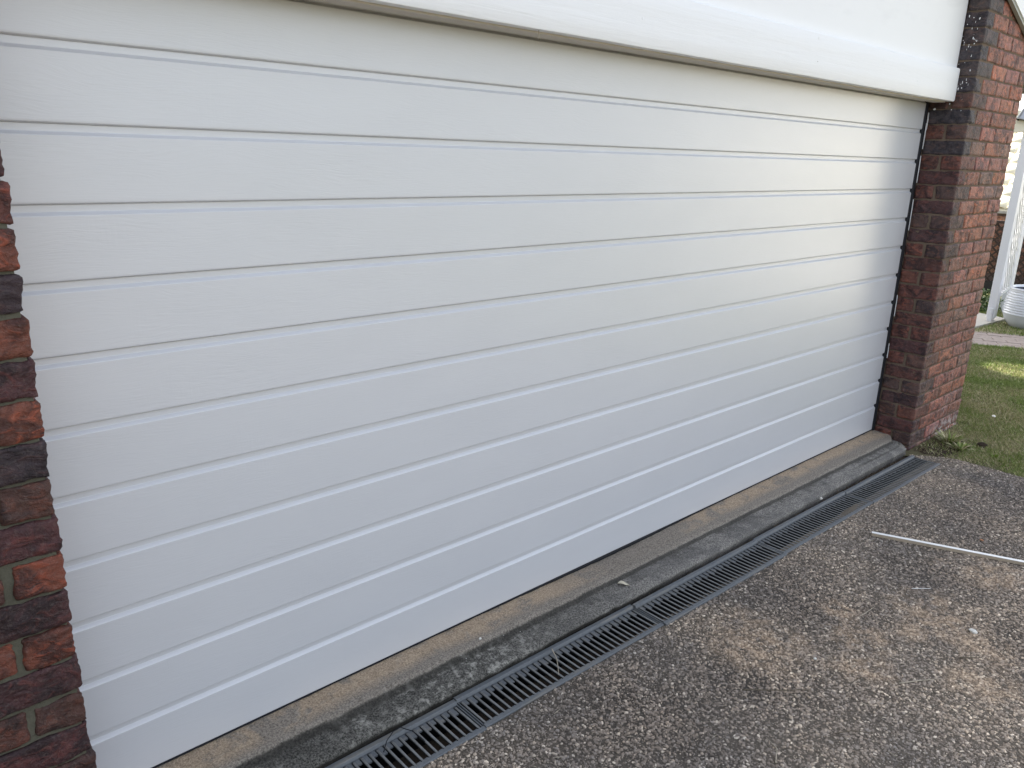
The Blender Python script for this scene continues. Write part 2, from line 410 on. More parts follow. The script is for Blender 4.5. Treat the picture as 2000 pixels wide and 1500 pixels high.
# ------------------------------------------------------------------ concrete sill
def sill():
    V = []; F = []; nx = 700
    x0, x1 = -5.6, .028
    prof = 34
    for i in range(nx+1):
        x = x0+(x1-x0)*i/nx
        dip = .011*math.exp(-((x+2.65)/.50)**2)+.003
        k = (x+4.35)/4.35                      # slight skew of the noses against the door
        n1 = -.122-.036*max(0, k) + .006*nz(x*4, 1, 0) + .003*nz(x*22, 2, 0)
        n2 = -.242-.018*max(0, min(1, k*2)) + .006*nz(x*3, 5, 0) + .0035*nz(x*18, 6, 0)
        if x > -.045: n1 = n1 + (x+.045)*.5; n2 += (x+.045)*.9
        chip = max(0, nz(x*9, 8, 0)-.35)*.03
        rs_ = .012+.016*max(0, min(1, (-2.6-x)/.9))    # worn slope at the near end, crisp riser at the far end
        P = [(.30, -.006-dip), (.05, -.003-dip), (.0, -.004-dip), (-.04, -.006-dip*.8), (-.08, -.010-dip*.5), (n1+.022, -.012-dip*.25), (n1+.010, -.0135-dip*.2), (n1+.003, -.017-dip*.2),
             (n1, -.022), (n1-rs_*.35, -.029), (n1-rs_*.7, -.035), (n1-rs_, -.0385), (n1-rs_-.01, -.0395), (n1-.06, -.040), (n2+.05, -.041), (n2+.02, -.042), (n2+.007+chip*.4, -.0435), (n2+chip*.3, -.049),
             (n2-.001+chip, -.058), (n2+.001+chip*.8, -.07), (n2+.003, -.085), (n2+.004, -.12), (n2+.004, -.17)]
        for (y, z) in P:
            a = .0030*nz(x*14, y*14, 3)+.0022*nz(x*60, y*60, 3)
            V.append((x, y, z+(a if z > -.1 else 0)))
    m = len(P)
    for i in range(nx):
        for j in range(m-1): a = i*m+j; F.append((a, a+m, a+m+1, a+1))
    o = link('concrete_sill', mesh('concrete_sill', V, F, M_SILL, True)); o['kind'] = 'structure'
sill()

# ------------------------------------------------------------------ garage door
door = empty('garage_door', (-2.45, 0, 0), 'wide off-white sectional garage door with horizontal ribs, closed between the brick piers', 'garage door')
Z0 = .181; PT = .175
def panel(z0, z1, first=False):
    xs = [-5.0, 0.0]
    h = z1-z0
    d = .0105
    P = [(d+.0005, .0), (d-.001, .0006), (.0020, .0028), (.0004, .0046), (0, .008)] if not first else [(0.004, 0), (.001, .002), (0, .004)]
    n = 4
    for i in range(1, n): P.append((0, .008+(h-.026-.008)*i/n))
    P += [(0, h-.0245), (.0007, h-.0230), (.0088, h-.0170), (.0100, h-.0160), (d, h-.0148), (d, h), (.04, h), (.04, 0)]
    V = []; F = []; m = len(P)
    for x in xs:
        for (y, z) in P: V.append((x+2.45, y, z0+z))
    for j in range(m): F.append((j, (j+1) % m, m+(j+1) % m, m+j))
    F.append(tuple(range(m))); F.append(tuple(range(m, 2*m)))
    me = mesh('panel', V, F, M_DOOR)
    return link('panel', me, door)
panel(.0005, Z0, True)
for k in range(11): panel(Z0+k*PT+.0002, Z0+(k+1)*PT)
# bottom weather seal and side seal
V = []; F = []
n = 160
for i in range(n+1):
    x = -5.0+5.0*i/n
    zb = -.0065-.014*math.exp(-((x+2.65)/.50)**2)+.002*nz(x*6, 0, 0)
    for (y, z) in [(.006, .0), (.003, -.001), (.001, zb*.5), (.002, zb), (.02, zb), (.03, .0)]: V.append((x+2.45, y, z))
for i in range(n):
    for j in range(5): a = i*6+j; F.append((a, a+6, a+7, a+1))
link('bottom_seal', mesh('bottom_seal', V, F, M_RUBBER, True), door)
V = []; F = []
for i in range(71):
    z = 2.1*i/70-.01; x = .004+.001*nz(z*9, 1, 1)
    for (dx, y) in [(0, .012), (.003, -.003+.002*nz(z*8, 4, 4)), (.020+.004*nz(z*11, 7, 1), -.009+.002*nz(z*10, 2, 2)), (.036, .002), (.05, .03)]: V.append((x+dx+2.45, y, z))
for i in range(70):
    for j in range(4): a = i*5+j; F.append((a, a+5, a+6, a+1))
link('side_seal', mesh('side_seal', V, F, M_RUBBER, True), door)
for (z0, z1, xo, wd) in [(1.93, 2.03, .028, .008), (1.82, 1.97, .022, .007), (1.62, 1.78, .020, .004), (1.33, 1.52, .019, .0035), (.78, .92, .022, .003), (.50, .60, .020, .003)]:
    V = []; F = []
    for i in range(9):
        z = z0+(z1-z0)*i/8; ww = wd*(.3+.7*math.sin(PI*(i+.5)/9))
        x = xo-(.004*i/8)+.002*nz(z*30, 1, 5)
        V += [(x+2.45, -.017, z), (x+ww+2.45, -.0165, z), (x+ww+2.45, -.012, z), (x+2.45, -.012, z)]
    for i in range(8):
        for j in range(4): F.append((i*4+j, i*4+(j+1) % 4, i*4+4+(j+1) % 4, i*4+4+j))
    link('seal_trim', mesh('seal_trim', V, F, M_SLIVER), door)

# ------------------------------------------------------------------ bricks
def brick_mesh(name, w, d, h, seed, r=.010, amp=.0035, cell=.013):
    nx, ny, nz_ = max(3, round(w/cell)), max(3, round(d/cell)), max(4, round(h/cell))
    idx = {}; V = []; F = []
    def vid(i, j, k):
        key = (i, j, k)
        if key not in idx:
            p = Vector((w*(i/nx-.5), d*(j/ny-.5), h*(k/nz_-.5)))
            q = Vector((max(-w/2+r, min(w/2-r, p.x)), max(-d/2+r, min(d/2-r, p.y)), max(-h/2+r, min(h/2-r, p.z))))
            v = p-q
            nrm = v.normalized() if v.length > 1e-6 else Vector((0, 0, 1))
            p2 = q+nrm*r
            s = seed*13.7
            a = amp*(nz(p.x+s, p.y, p.z, 22)*.9+nz(p.x*.5+s, p.y*.5+3, p.z*1.6, 60)*.9+nz(p.x+s, p.y, p.z+9, 130)*.35)
            big = .004*nz(p.x+s, p.y+5, p.z, 9)
            idx[key] = len(V); V.append(p2+nrm*(a+big)-nrm*.001)
        return idx[key]
    for i in range(nx):
        for j in range(ny):
            for k in (0, nz_): F.append((vid(i, j, k), vid(i+1, j, k), vid(i+1, j+1, k), vid(i, j+1, k)))
    for i in range(nx):
        for k in range(nz_):
            for j in (0, ny): F.append((vid(i, j, k), vid(i+1, j, k), vid(i+1, j, k+1), vid(i, j, k+1)))
    for j in range(ny):
        for k in range(nz_):
            for i in (0, nx): F.append((vid(i, j, k), vid(i, j+1, k), vid(i, j+1, k+1), vid(i, j, k+1)))
    return mesh(name, V, F, M_BRICK, True)
CH = .088; BH = .082
LIB = {}
def bm_(kind, v, w, d, fine):
    key = (kind, v, w, d)
    if key not in LIB: LIB[key] = brick_mesh('brick', w, d, BH, v*7+hash(kind) % 5 if False else v*7+len(LIB), cell=.008 if fine else .014, r=.009 if fine else .006, amp=.0046 if fine else .0030)
    return LIB[key]
def vary(c, s=.12):
    f = 1+random.uniform(-s, s); return (c[0]*f*(1+random.uniform(-.05, .05)), c[1]*f, c[2]*f, 1)
ORANGE = (.175, .052, .030); REDBR = (.13, .038, .028); PURP = (.062, .021, .023); NAVY = (.036, .021, .026); BROWN = (.085, .034, .026)
def put_brick(pier, key, w, d, cx, cy_, cz, c, fine, flip=True):
    v = random.randrange(6)
    o = link('brick', bm_(key, v, w, d, fine), pier, (cx, cy_, cz), (random.uniform(-.012, .012), random.uniform(-.010, .010), (PI if random.random() < .5 else 0)+random.uniform(-.012, .012)))
    o.color = c; return o
# left pier (origin at its front right foot)
lp = empty('brick_pier', (-4.868, -.24, -.14), 'dark purple and orange clinker brick pier at the left edge, nearest the camera', 'brick pier', 'brick piers beside the garage door')
seqL = {18: PURP, 17: REDBR, 16: ORANGE, 15: NAVY, 14: ORANGE, 13: PURP, 12: ORANGE, 11: NAVY, 10: BROWN, 9: PURP, 8: ORANGE, 7: PURP, 6: ORANGE, 5: PURP, 4: BROWN, 3: PURP, 2: BROWN}
for n in range(-2, 30):
    z = .062+n*CH+CH/2+.14
    cols = seqL.get(n, random.choice([PURP, ORANGE, BROWN]))
    jit = lambda: random.uniform(-.003, .003)
    if n % 2 == 0:
        put_brick(lp, 'q', .104, .235, -.052+jit(), .1175+jit(), z, vary(cols), True)
        x = -.117
    else:
        put_brick(lp, 's', .235, .115, -.1175+jit(), .0575+jit(), z, vary(cols), True)
        put_brick(lp, 'h', .108, .108, -.056, .185, z, vary(random.choice([PURP, BROWN])), False)
        x = -.246
    while x > -.80:
        put_brick(lp, 's', .235, .115, x-.1175, .0575+jit(), z, vary(random.choice([PURP, BROWN, REDBR, PURP, ORANGE])), True)
        x -= .246
    if x > -.9: put_brick(lp, 'h', .108, .115, x-.054, .0575, z, vary(random.choice([PURP, BROWN, REDBR])), False)
link('mortar', boxmesh('mortar', -.868, -.012, .010, .30, -.06, 2.72, M_MORTL), lp)
# right pier
rp = empty('brick_pier', (.04, -.24, -.15), 'red-brown brick pier at the right of the door, lime streaks near its foot', 'brick pier', 'brick piers beside the garage door')
RC = [(.29, .125, .095), (.27, .13, .105), (.31, .125, .085), (.25, .14, .115), (.28, .115, .085), (.27, .12, .09), (.32, .13, .08), (.26, .11, .085), (.28, .12, .095), (.27, .115, .095)]
DK = [(.092, .036, .034), (.080, .034, .034), (.11, .042, .034), (.075, .036, .036)]
SH = [(.15, .058, .042), (.115, .058, .046), (.13, .05, .038), (.095, .052, .045)]
for n in range(-3, 33):
    z = .026+n*CH+CH/2+.15
    top = n >= 20
    dk = (.055, .045, .052) if (top and random.random() < .6) or n in (22, 24) else random.choice(DK)
    j = lambda: random.uniform(-.002, .002)
    if n % 2 == 0:
        put_brick(rp, 'r', .115, .235, .0575+j(), .1175+j(), z, vary(dk if n > 1 else random.choice(DK)), True)
        for k in range(3):
            put_brick(rp, 's', .238, .115, .127+.119+k*.249+j(), .0575+j(), z, vary(tuple(q*e for q, e in zip(random.choice(RC), (.90, .88, .80)))), False)
    else:
        s1 = random.choice(SH); s2 = random.choice(SH)
        if top and n != 21 and random.random() < .5: s2 = (.07, .052, .052)
        put_brick(rp, 'h', .115, .108, .0575, .184, z, vary(s1), True)
        for k in range(3):
            put_brick(rp, 's', .238, .115, .119+k*.249+j(), .0575+j(), z, vary(s2 if k == 0 else random.choice(RC)), k == 0)
        put_brick(rp, 'h', .112, .115, .747+.056, .0575, z, vary(tuple(q*e for q, e in zip(random.choice(RC), (.90, .88, .80)))), False)
link('mortar', boxmesh('mortar', .007, .855, .006, .30, -.10, 2.75, M_MORTR), rp)
# splashes of white paint beside the timber header
V = []; F = []
def splat(cx, cz, y, rx, rz, axis='x'):
    b = len(V); k = 7
    for t in range(k):
        a = 2*PI*t/k; rr = random.uniform(.6, 1.2)
        V.append((cx, y+rx*rr*math.cos(a), cz+rz*rr*math.sin(a)) if axis == 'x' else (cx+rx*rr*math.cos(a), y, cz+rz*rr*math.sin(a)))
    c0 = len(V); V.append((cx-.0015, y, cz) if axis == 'x' else (cx, y-.0015, cz))
    for t in range(k): F.append((b+t, b+(t+1) % k, c0))
for i in range(46):
    splat(-.0005-.003*random.random(), random.uniform(2.02, 2.56)+.15, random.uniform(.03, .125), random.uniform(.001, .004), random.uniform(.002, .009))
splat(-.003, 2.20, .20, .010, .007)
o = link('paint_splashes', mesh('paint_splashes', V, F, M_WHITE), rp); o['kind'] = 'stuff'

# ------------------------------------------------------------------ garage building: header, gable cladding, roof, walls
gb = empty('garage', (-2.43, 0, -.14), 'white painted timber header and gable cladding above the ribbed garage door', 'garage')
def lp_(x, y, z): return (x+2.43, y, z+.14)
def gbox(name, x0, x1, y0, y1, z0, z1, mat, bev=0, seg=2):
    return link(name, boxmesh(name, x0+2.43, x1+2.43, y0, y1, z0+.14, z1+.14, mat, bev, seg), gb)
# header beam: swept section with softened, slightly uneven edges and a chipped far end
V = []; F = []
sec = [(-.1105, 2.090), (-.144, 2.0885), (-.148, 2.090), (-.150, 2.094), (-.150, 2.150), (-.150, 2.210), (-.150, 2.266), (-.148, 2.271), (-.143, 2.2735), (-.120, 2.2735), (-.1105, 2.27)]
xs = [-4.86+i*.06 for i in range(int(4.86/.06)+1)] + [.006, .016, .024, .030, .035, .038]
xs = [x for x in xs if x <= .0381]; xs = sorted(set(xs))
for x in xs:
    t = max(0, x-.0)/.038; sh = t**3*.022
    for (y, z) in sec:
        zc = z
        if z < 2.13: zc = z+sh
        V.append(lp_(x, y+.0012*nz(x*3, z*8, 0)+(t**4)*.006*(1 if y < -.14 else 0), zc+.0012*nz(x*5, y, 1)+.002*t*nz(x*90, z*60, 1)))
m = len(sec)
for i in range(len(xs)-1):
    for j in range(m): F.append((i*m+j, i*m+(j+1) % m, (i+1)*m+(j+1) % m, (i+1)*m+j))
F.append(tuple(range(m))); F.append(tuple((len(xs)-1)*m+j for j in range(m)))
header = link('header_beam', mesh('header_beam', V, F, M_WHITE, True), gb)
header.data.set_sharp_from_angle(angle=math.radians(40))
gbox('soffit_board', -4.86, .0, -.108, -.040, 2.0845, 2.12, M_SOFFIT, .002)
gbox('soffit_lining', -4.86, .03, -.038, -.012, 2.100, 2.14, M_SOFFIT)
gbox('wall_backing', -4.86, .036, -.07, .02, 2.2, 2.5, M_PANEL)
# gable cladding sheet from header to the roof slope
ZR = lambda x: 3.66-.36*abs(x+2.43)
V = []; F = []
pts = [(-4.866, 2.262), (.034, 2.262), (.034, ZR(.034)+.12), (-2.43, ZR(-2.43)+.12), (-4.866, ZR(-4.866)+.12)]
for y in (-.125, -.10):
    for (x, z) in pts: V.append(lp_(x, y, z))
F = [(0, 1, 2, 3, 4), (9, 8, 7, 6, 5)]+[(i, (i+1) % 5, 5+(i+1) % 5, 5+i) for i in range(5)]
link('gable_cladding', mesh('gable_cladding', V, F, M_PANEL), gb)
# nails and knots on the header
def bump_disc(x, z, r, mat, nm, y=-.150):
    V = []; F = []; k = 10
    for t in range(k): a = 2*PI*t/k; V.append(lp_(x+r*math.cos(a), y, z+r*math.sin(a)))
    V.append(lp_(x, y-r*.35, z))
    for t in range(k): F.append((t, (t+1) % k, k))
    V2 = len(V); link(nm, mesh(nm, V, F, mat, True), gb)
bump_disc(-1.671, 2.252, .008, M_WHITE, 'nail_head'); bump_disc(-1.656, 2.156, .0022, M_TWIG, 'nail_head')
for x, z in [(-.55, 2.16), (-.14, 2.20), (-2.9, 2.18), (-.12, 2.19), (-1.0, 2.22)]: bump_disc(x, z, .006, M_WHITE, 'nail_head')
V, F = tube([lp_(-3.378, -.135, 2.089), lp_(-3.379, -.136, 2.075), lp_(-3.376, -.137, 2.062)], .0012, 5)
link('hanging_nail', mesh('hanging_nail', V, F, M_TWIGP), gb)
# roof slopes with overhang, barge boards along the gable
def slope(name, sgn, y0, y1, lift, th, xin, xout, mat):
    V = []; F = []
    for y in (y0, y1):
        for x in (xin, xout):
            zz = 3.66-.36*x+lift
            V.append(lp_(-2.43+sgn*x, y, zz)); V.append(lp_(-2.43+sgn*x, y, zz+th))
    F = [(0, 2, 3, 1), (4, 5, 7, 6), (0, 4, 6, 2), (1, 3, 7, 5), (0, 1, 5, 4), (2, 6, 7, 3)]
    return link(name, mesh(name, V, F, mat), gb)
for s in (-1, 1):
    slope('barge_board', s, -.275, -.247, -.002, .21, 0, 4.3, M_WHITE)
    slope('barge_edge', s, -.268, -.246, -.020, .017, 0, 4.3, M_GREYEDGE)
    slope('roof', s, -.30, 9.0, .215, .06, 0, 4.45, M_ROOF)
gbox('side_wall', -5.8, -5.6, .06, 9.0, -.14, 2.7, M_BROWNBRICK); gbox('side_wall', .74, .94, .06, 9.0, -.14, 2.4, M_BROWNBRICK)
V = []; F = []
pts = [(-5.8, -.14), (.94, -.14), (.94, 2.5), (-2.43, 3.7), (-5.8, 2.5)]
for y in (9.0, 9.2):
    for (x, z) in pts: V.append(lp_(x, y, z))
F = [(0, 1, 2, 3, 4), (9, 8, 7, 6, 5)]+[(i, (i+1) % 5, 5+(i+1) % 5, 5+i) for i in range(5)]
link('rear_wall', mesh('rear_wall', V, F, M_BROWNBRICK), gb)

# ------------------------------------------------------------------ drainage channel sections
SECL = .928
bar_me = {}
def bar_mesh():
    L = .1345; V = []; F = []
    P = [(-.0025, -.010), (-.0050, -.003), (-.0036, -.0005), (0, .0006), (.0036, -.0005), (.0050, -.003), (.0025, -.010)]
    ysl = [0, .004, L-.003, L]
    for i, y in enumerate(ysl):
        dz = -.0025 if i in (0, 3) else 0
        for (x, z) in P: V.append((x*(.8 if i in (0, 3) else 1), -y, z+dz))
    m = len(P)
    for i in range(3):
        for j in range(m): F.append((i*m+j, i*m+(j+1) % m, (i+1)*m+(j+1) % m, (i+1)*m+j))
    F.append(tuple(range(m))); F.append(tuple(3*m+j for j in range(m)))
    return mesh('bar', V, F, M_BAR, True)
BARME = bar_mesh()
def extrude_x(name, P, x0, x1, mat, parent, smooth=False):
    V = []; F = []; m = len(P)
    for x in (x0, x1):
        for (y, z) in P: V.append((x, y, z))
    for j in range(m): F.append((j, (j+1) % m, m+(j+1) % m, m+j))
    F += [tuple(range(m)), tuple(range(m, 2*m))]
    return link(name, mesh(name, V, F, mat, smooth), parent)
dlab = ['grey drain grate section ending beside the right brick pier', 'grey drain grate section with silt on its front rail, second from the right pier',
        'grey drain grate section in the middle of the row, its rails standing slightly proud', 'grey drain grate section with a dry twig lying across its bars',
        'grey drain grate section nearest the camera with a thin dark cord looped over it']
offs = [(.000, 0), (.004, 0), (-.006, .003), (.003, 0), (-.003, -.001)]
def rear_y(x): return -.232-.066*min(1, max(0, (x+4.35)/4.3))**.8*1.0 if x > -4.35 else -.232
for s in range(5):
    xr = -.072-s*SECL; xl = xr-SECL+.004
    ya = rear_y(xl); yb = rear_y(xr)
    ang = math.atan2(yb-ya, xr-xl)
    d = empty('drain_grate', (xl, ya+offs[s][0], -.074+offs[s][1]), dlab[s], 'drain grate', 'drain grate sections along the garage sill'); d.rotation_euler = (0, 0, ang)
    L = SECL-.004
    # rear rail: flat kerb, inner slope, ledge
    extrude_x('rear_rail', [(-.004, .002), (-.006, .0045), (-.021, .0045), (-.023, .003), (-.027, -.006), (-.027, -.03), (-.004, -.03)], 0, L, M_DRAIN, d)
    extrude_x('front_rail', [(-.1665, -.004), (-.168, .0005), (-.182, .0005), (-.184, -.002), (-.184, -.03), (-.1665, -.03)], 0, L, M_DRAIN, d)
    extrude_x('channel', [(-.027, -.03), (-.031, -.11), (-.155, -.115), (-.1665, -.03), (-.171, -.03), (-.171, -.125), (-.021, -.125), (-.021, -.03)], 0, L, M_TROUGH, d)
    nb = 33; pb = L/nb
    # notched webs that tie the bars at both ends
    V = []; F = []
    for k in range(nb):
        c0 = (k+.5)*pb; nxt = c0+pb
        dep = .026 if k % 2 else .014
        if nxt < L: box(V, F, c0+.006, nxt-.006, -.036-dep, -.0275, -.014, -.0085); box(V, F, c0+.006, nxt-.006, -.166, -.158, -.012, -.006)
    box(V, F, .001, .004, -.166, -.028, -.014, -.004); box(V, F, L-.004, L-.001, -.166, -.028, -.014, -.004)
    link('web', mesh('web', V, F, M_DRAIN), d)
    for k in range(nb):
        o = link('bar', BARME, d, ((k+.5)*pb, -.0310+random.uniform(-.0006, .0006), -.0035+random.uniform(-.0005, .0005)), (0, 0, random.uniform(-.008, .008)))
# screw hole on nearest section's front rail
V = []; F = []
for t in range(12): V.append((-4.005+.006*math.cos(t*PI/6)+.18, -.4115+.006*math.sin(t*PI/6)-.004, -.0728))
F = [tuple(range(12))]

# ------------------------------------------------------------------ debris
def twig(pts, r, mat, label, name='twig', cat='twig', group=None, tp=True):
    c = Vector(pts[0]); P = []
    for i in range(len(pts)-1):
        for q in range(4): P.append(Vector(pts[i]).lerp(Vector(pts[i+1]), q/4)-c)
    P.append(Vector(pts[-1])-c)
    P = [p+Vector((.0015*nz(p.x*60, p.y*60, i), .0015*nz(p.x*60, p.y*60, i+9), 0)) for i, p in enumerate(P)]
    V, F = tube(P, r, 5, (lambda t: 1-.55*t) if tp else None)
    o = link(name, mesh(name, V, F, mat, True), None, c); tag(o, label, cat, group); return o
zd = -.0745
# stick of white trim on the driveway
st = empty('timber_stick', (-1.40, -.632, -.080), 'long thin white-faced timber stick lying on the driveway at the right', 'stick')
dirv = Vector((.272, -.612, 0)); ln = 1.15; a0 = math.atan2(dirv.y, dirv.x)
st.rotation_euler = (0, 0, a0)
link('painted_face', boxmesh('painted_face', 0, ln, -.0095, .0095, .0185, .0205, M_TRIM, .0006), st)
link('timber', boxmesh('timber', .0005, ln-.0005, -.009, .009, .003, .0184, M_TIMB, .0006), st)
twig([(-3.33, -.275, -.066), (-3.36, -.33, -.063), (-3.42, -.40, -.066)], .0022, M_TWIGP, 'pale dry twig lying across the drain bars')
twig([(-2.74, -.50, zd), (-2.66, -.54, zd+.004), (-2.60, -.60, zd)], .0016, M_TWIG, 'thin brown curved twig beside the drain front rail')
twig([(-2.97, -.87, zd), (-2.86, -.97, zd+.002), (-2.78, -1.03, zd)], .0022, M_TWIG, 'long straight brown twig on the dark aggregate')
twig([(-1.78, -.98, zd), (-1.715, -1.035, zd)], .0019, M_TRIM, 'short straight white splinter just below the timber stick')
twig([(-2.18, -.93, zd), (-2.07, -.94, zd+.002)], .0022, M_TWIGP, 'short pale twig above the tan stain on the driveway')
twig([(-2.50, -1.22, zd), (-2.42, -1.27, zd+.003), (-2.35, -1.31, zd)], .0022, M_TWIGP, 'bent pale twig low on the driveway below the white stone')
twig([(-2.93, -1.19, zd), (-2.88, -1.22, zd+.002), (-2.83, -1.27, zd)], .0018, M_TWIG, 'small dark bent twig towards the bottom of the driveway')
twig([(-3.20, -1.13, zd), (-3.14, -1.10, zd+.001), (-3.12, -1.05, zd)], .0018, M_TWIGP, 'short pale curved twig at the bottom edge of the driveway')
twig([(-2.16, -1.31, zd), (-2.11, -1.35, zd)], .0034, M_TWIG, 'short thick brown twig right of the white stone')
twig([(-4.10, -.305, -.074), (-4.092, -.300, -.066), (-4.075, -.284, -.060), (-4.037, -.266, -.055), (-4.01, -.267, -.054), (-3.99, -.30, -.058), (-3.98, -.33, -.066), (-3.975, -.35, -.074)], .0016, M_RUBBER, 'thin dark cord looped over the rear rail of the drain', 'cord', 'cord', None, False)
# many tiny straws
V = []; F = []
random.seed(21)
for i in range(260):
    x = random.uniform(-4.4, 0); y = random.uniform(-1.9, -.47); a = random.uniform(0, PI); l = random.uniform(.008, .035); r = .0006
    dx, dy = l*math.cos(a), l*math.sin(a); b = len(V); z = zd+.0005
    px, py = -r*math.sin(a), r*math.cos(a)
    V += [(x-px, y-py, z), (x+px, y+py, z), (x+dx+px, y+dy+py, z+.001), (x+dx-px, y+dy-py, z+.001), (x+dx/2, y+dy/2, z+.003)]
    F += [(b, b+1, b+4), (b+1, b+2, b+4), (b+2, b+3, b+4), (b+3, b, b+4)]
o = link('straw_bits', mesh('straw_bits', V, F, M_TWIGP), None); o['kind'] = 'stuff'
# litter in the gap between sill and drain
V = []; F = []
for i in range(900):
    x = random.uniform(-4.6, -.1); yy = rear_y(x); y = yy+random.uniform(-.002, .028)
    z = -.088+random.uniform(-.02, .010); a = random.uniform(0, PI); l = random.uniform(.003, .012) if random.random() < .8 else random.uniform(.015, .04); r = random.uniform(.0008, .004) if l < .015 else .001
    dx, dy = l*math.cos(a), l*math.sin(a)*.5; b = len(V); px, py = -r*math.sin(a), r*math.cos(a)
    V += [(x-px, y-py, z), (x+px, y+py, z), (x+dx+px, y+dy+py, z+random.uniform(0, .006)), (x+dx-px, y+dy-py, z), (x+dx/2, y+dy/2, z+.005)]
    F += [(b, b+1, b+4), (b+1, b+2, b+4), (b+2, b+3, b+4), (b+3, b, b+4)]
o = link('gap_litter', mesh('gap_litter', V, F, M_TWIG), None); o['kind'] = 'stuff'
V = []; F = []
for i in range(301):
    x = -5.0+4.93*i/300
    for j in range(6):
        y = rear_y(x)+.001+.009*j; V.append((x, y, -.094+.006*nz(x, y, 0, 30)))
for i in range(300):
    for j in range(5): a = i*6+j; F.append((a, a+6, a+7, a+1))
o = link('gap_dirt', mesh('gap_dirt', V, F, M_SOIL, True)); o['kind'] = 'structure'
# silt washed over the drain's front rail
def mound(name, cx, cy_, rx, ry, h, z, mat, label, cat, seed=0, ang=0, kind=None):
    V = [(0, 0, h)]; F = []; R, K = 5, 18
    for i in range(1, R+1):
        t = i/R
        for k in range(K):
            a = 2*PI*k/K; wob = 1+.3*nz(math.cos(a)*2+seed, math.sin(a)*2, seed)
            lx, ly = rx*t*wob*math.cos(a), ry*t*wob*math.sin(a)
            V.append((lx*math.cos(ang)-ly*math.sin(ang), lx*math.sin(ang)+ly*math.cos(ang), h*(1-t*t)*(1+.4*nz(lx*60, ly*60, seed))-.0008))
    for k in range(K): F.append((0, 1+k, 1+(k+1) % K))
    for i in range(R-1):
        for k in range(K): F.append((1+i*K+k, 1+(i+1)*K+k, 1+(i+1)*K+(k+1) % K, 1+i*K+(k+1) % K))
    o = link(name, mesh(name, V, F, mat, True), None, (cx, cy_, z)); tag(o, label, cat, None, kind); return o
mound('silt', -1.20, -.424, .14, .022, .008, -.080, M_DRIVE, None, None, 3, .05, 'stuff')
# stones
def pebble(name, x, y, z, rx, ry, rz, mat, label, cat, seed):
    V = []; F = []; R, K = 6, 10
    for i in range(R+1):
        ph = PI*i/R
        for k in range(K):
            a = 2*PI*k/K; n = Vector((math.sin(ph)*math.cos(a), math.sin(ph)*math.sin(a), math.cos(ph)))
            s = 1+.28*nz(n.x*1.6+seed, n.y*1.6, n.z*1.6)
            V.append((n.x*rx*s, n.y*ry*s, n.z*rz*s))
    for i in range(R):
        for k in range(K): F.append((i*K+k, (i+1)*K+k, (i+1)*K+(k+1) % K, i*K+(k+1) % K))
    me = mesh(name, V, F, mat, False)
    bm = bmesh.new(); bm.from_mesh(me); bmesh.ops.remove_doubles(bm, verts=bm.verts, dist=1e-6); bmesh.ops.recalc_face_normals(bm, faces=bm.faces); bm.to_mesh(me); bm.free()
    o = link(name, me, None, (x, y, z), (0, 0, seed)); tag(o, label, cat); return o
pebble('stone', -1.93, -1.28, zd+.002, .018, .012, .007, M_WSTONE, 'flat white stone on the driveway right of the tan stain', 'stone', 1.3)
pebble('stone', -1.21, -.262, -.062, .011, .009, .009, M_WSTONE, 'small white pebble between the sill and the drain', 'stone', 2.1)
pebble('stone', -3.55, -.115, -.008, .006, .005, .004, M_WSTONE, 'tiny white paint chip on the near upper step of the sill', 'chip', 3.3)
pebble('stone', -2.60, -.95, zd+.001, .006, .006, .004, M_WSTONE, 'tiny pale pebble on the dark aggregate', 'stone', 4.1)
pebble('clod', .52, -.53, -.075, .035, .03, .022, M_SOIL, 'dark clod of earth on the lawn beside the pier', 'clod', 5.5)
pebble('paper_scrap', 1.27, -.37, -.065, .022, .014, .006, M_WSTONE, 'small white scrap lying on the dry grass', 'scrap', 6.5)
pebble('stone', -1.02, -1.02, zd+.002, .010, .007, .004, m_simple('rust_leaf', (.40, .20, .11), .8), 'small rusty orange chip above the timber stick', 'chip', 7.7)
# dead leaf on the lower step
V = []; F = []
for i in range(9):
    t = i/8; wv = .012*math.sin(PI*min(1, t*1.05))**.7; x = -.026+.052*t
    z = .006+.006*math.sin(t*5)
    V += [(x, -wv, z+.003), (x, 0, z-.002), (x, wv, z+.004)]
for i in range(8):
    for j in range(2): a = i*3+j; F.append((a, a+3, a+4, a+1))
o = link('dead_leaf', mesh('dead_leaf', V, F, M_DLEAF, True), None, (-2.80, -.178, -.041), (0, 0, -.75)); tag(o, 'curled pale dead leaf on the lower concrete step', 'leaf')

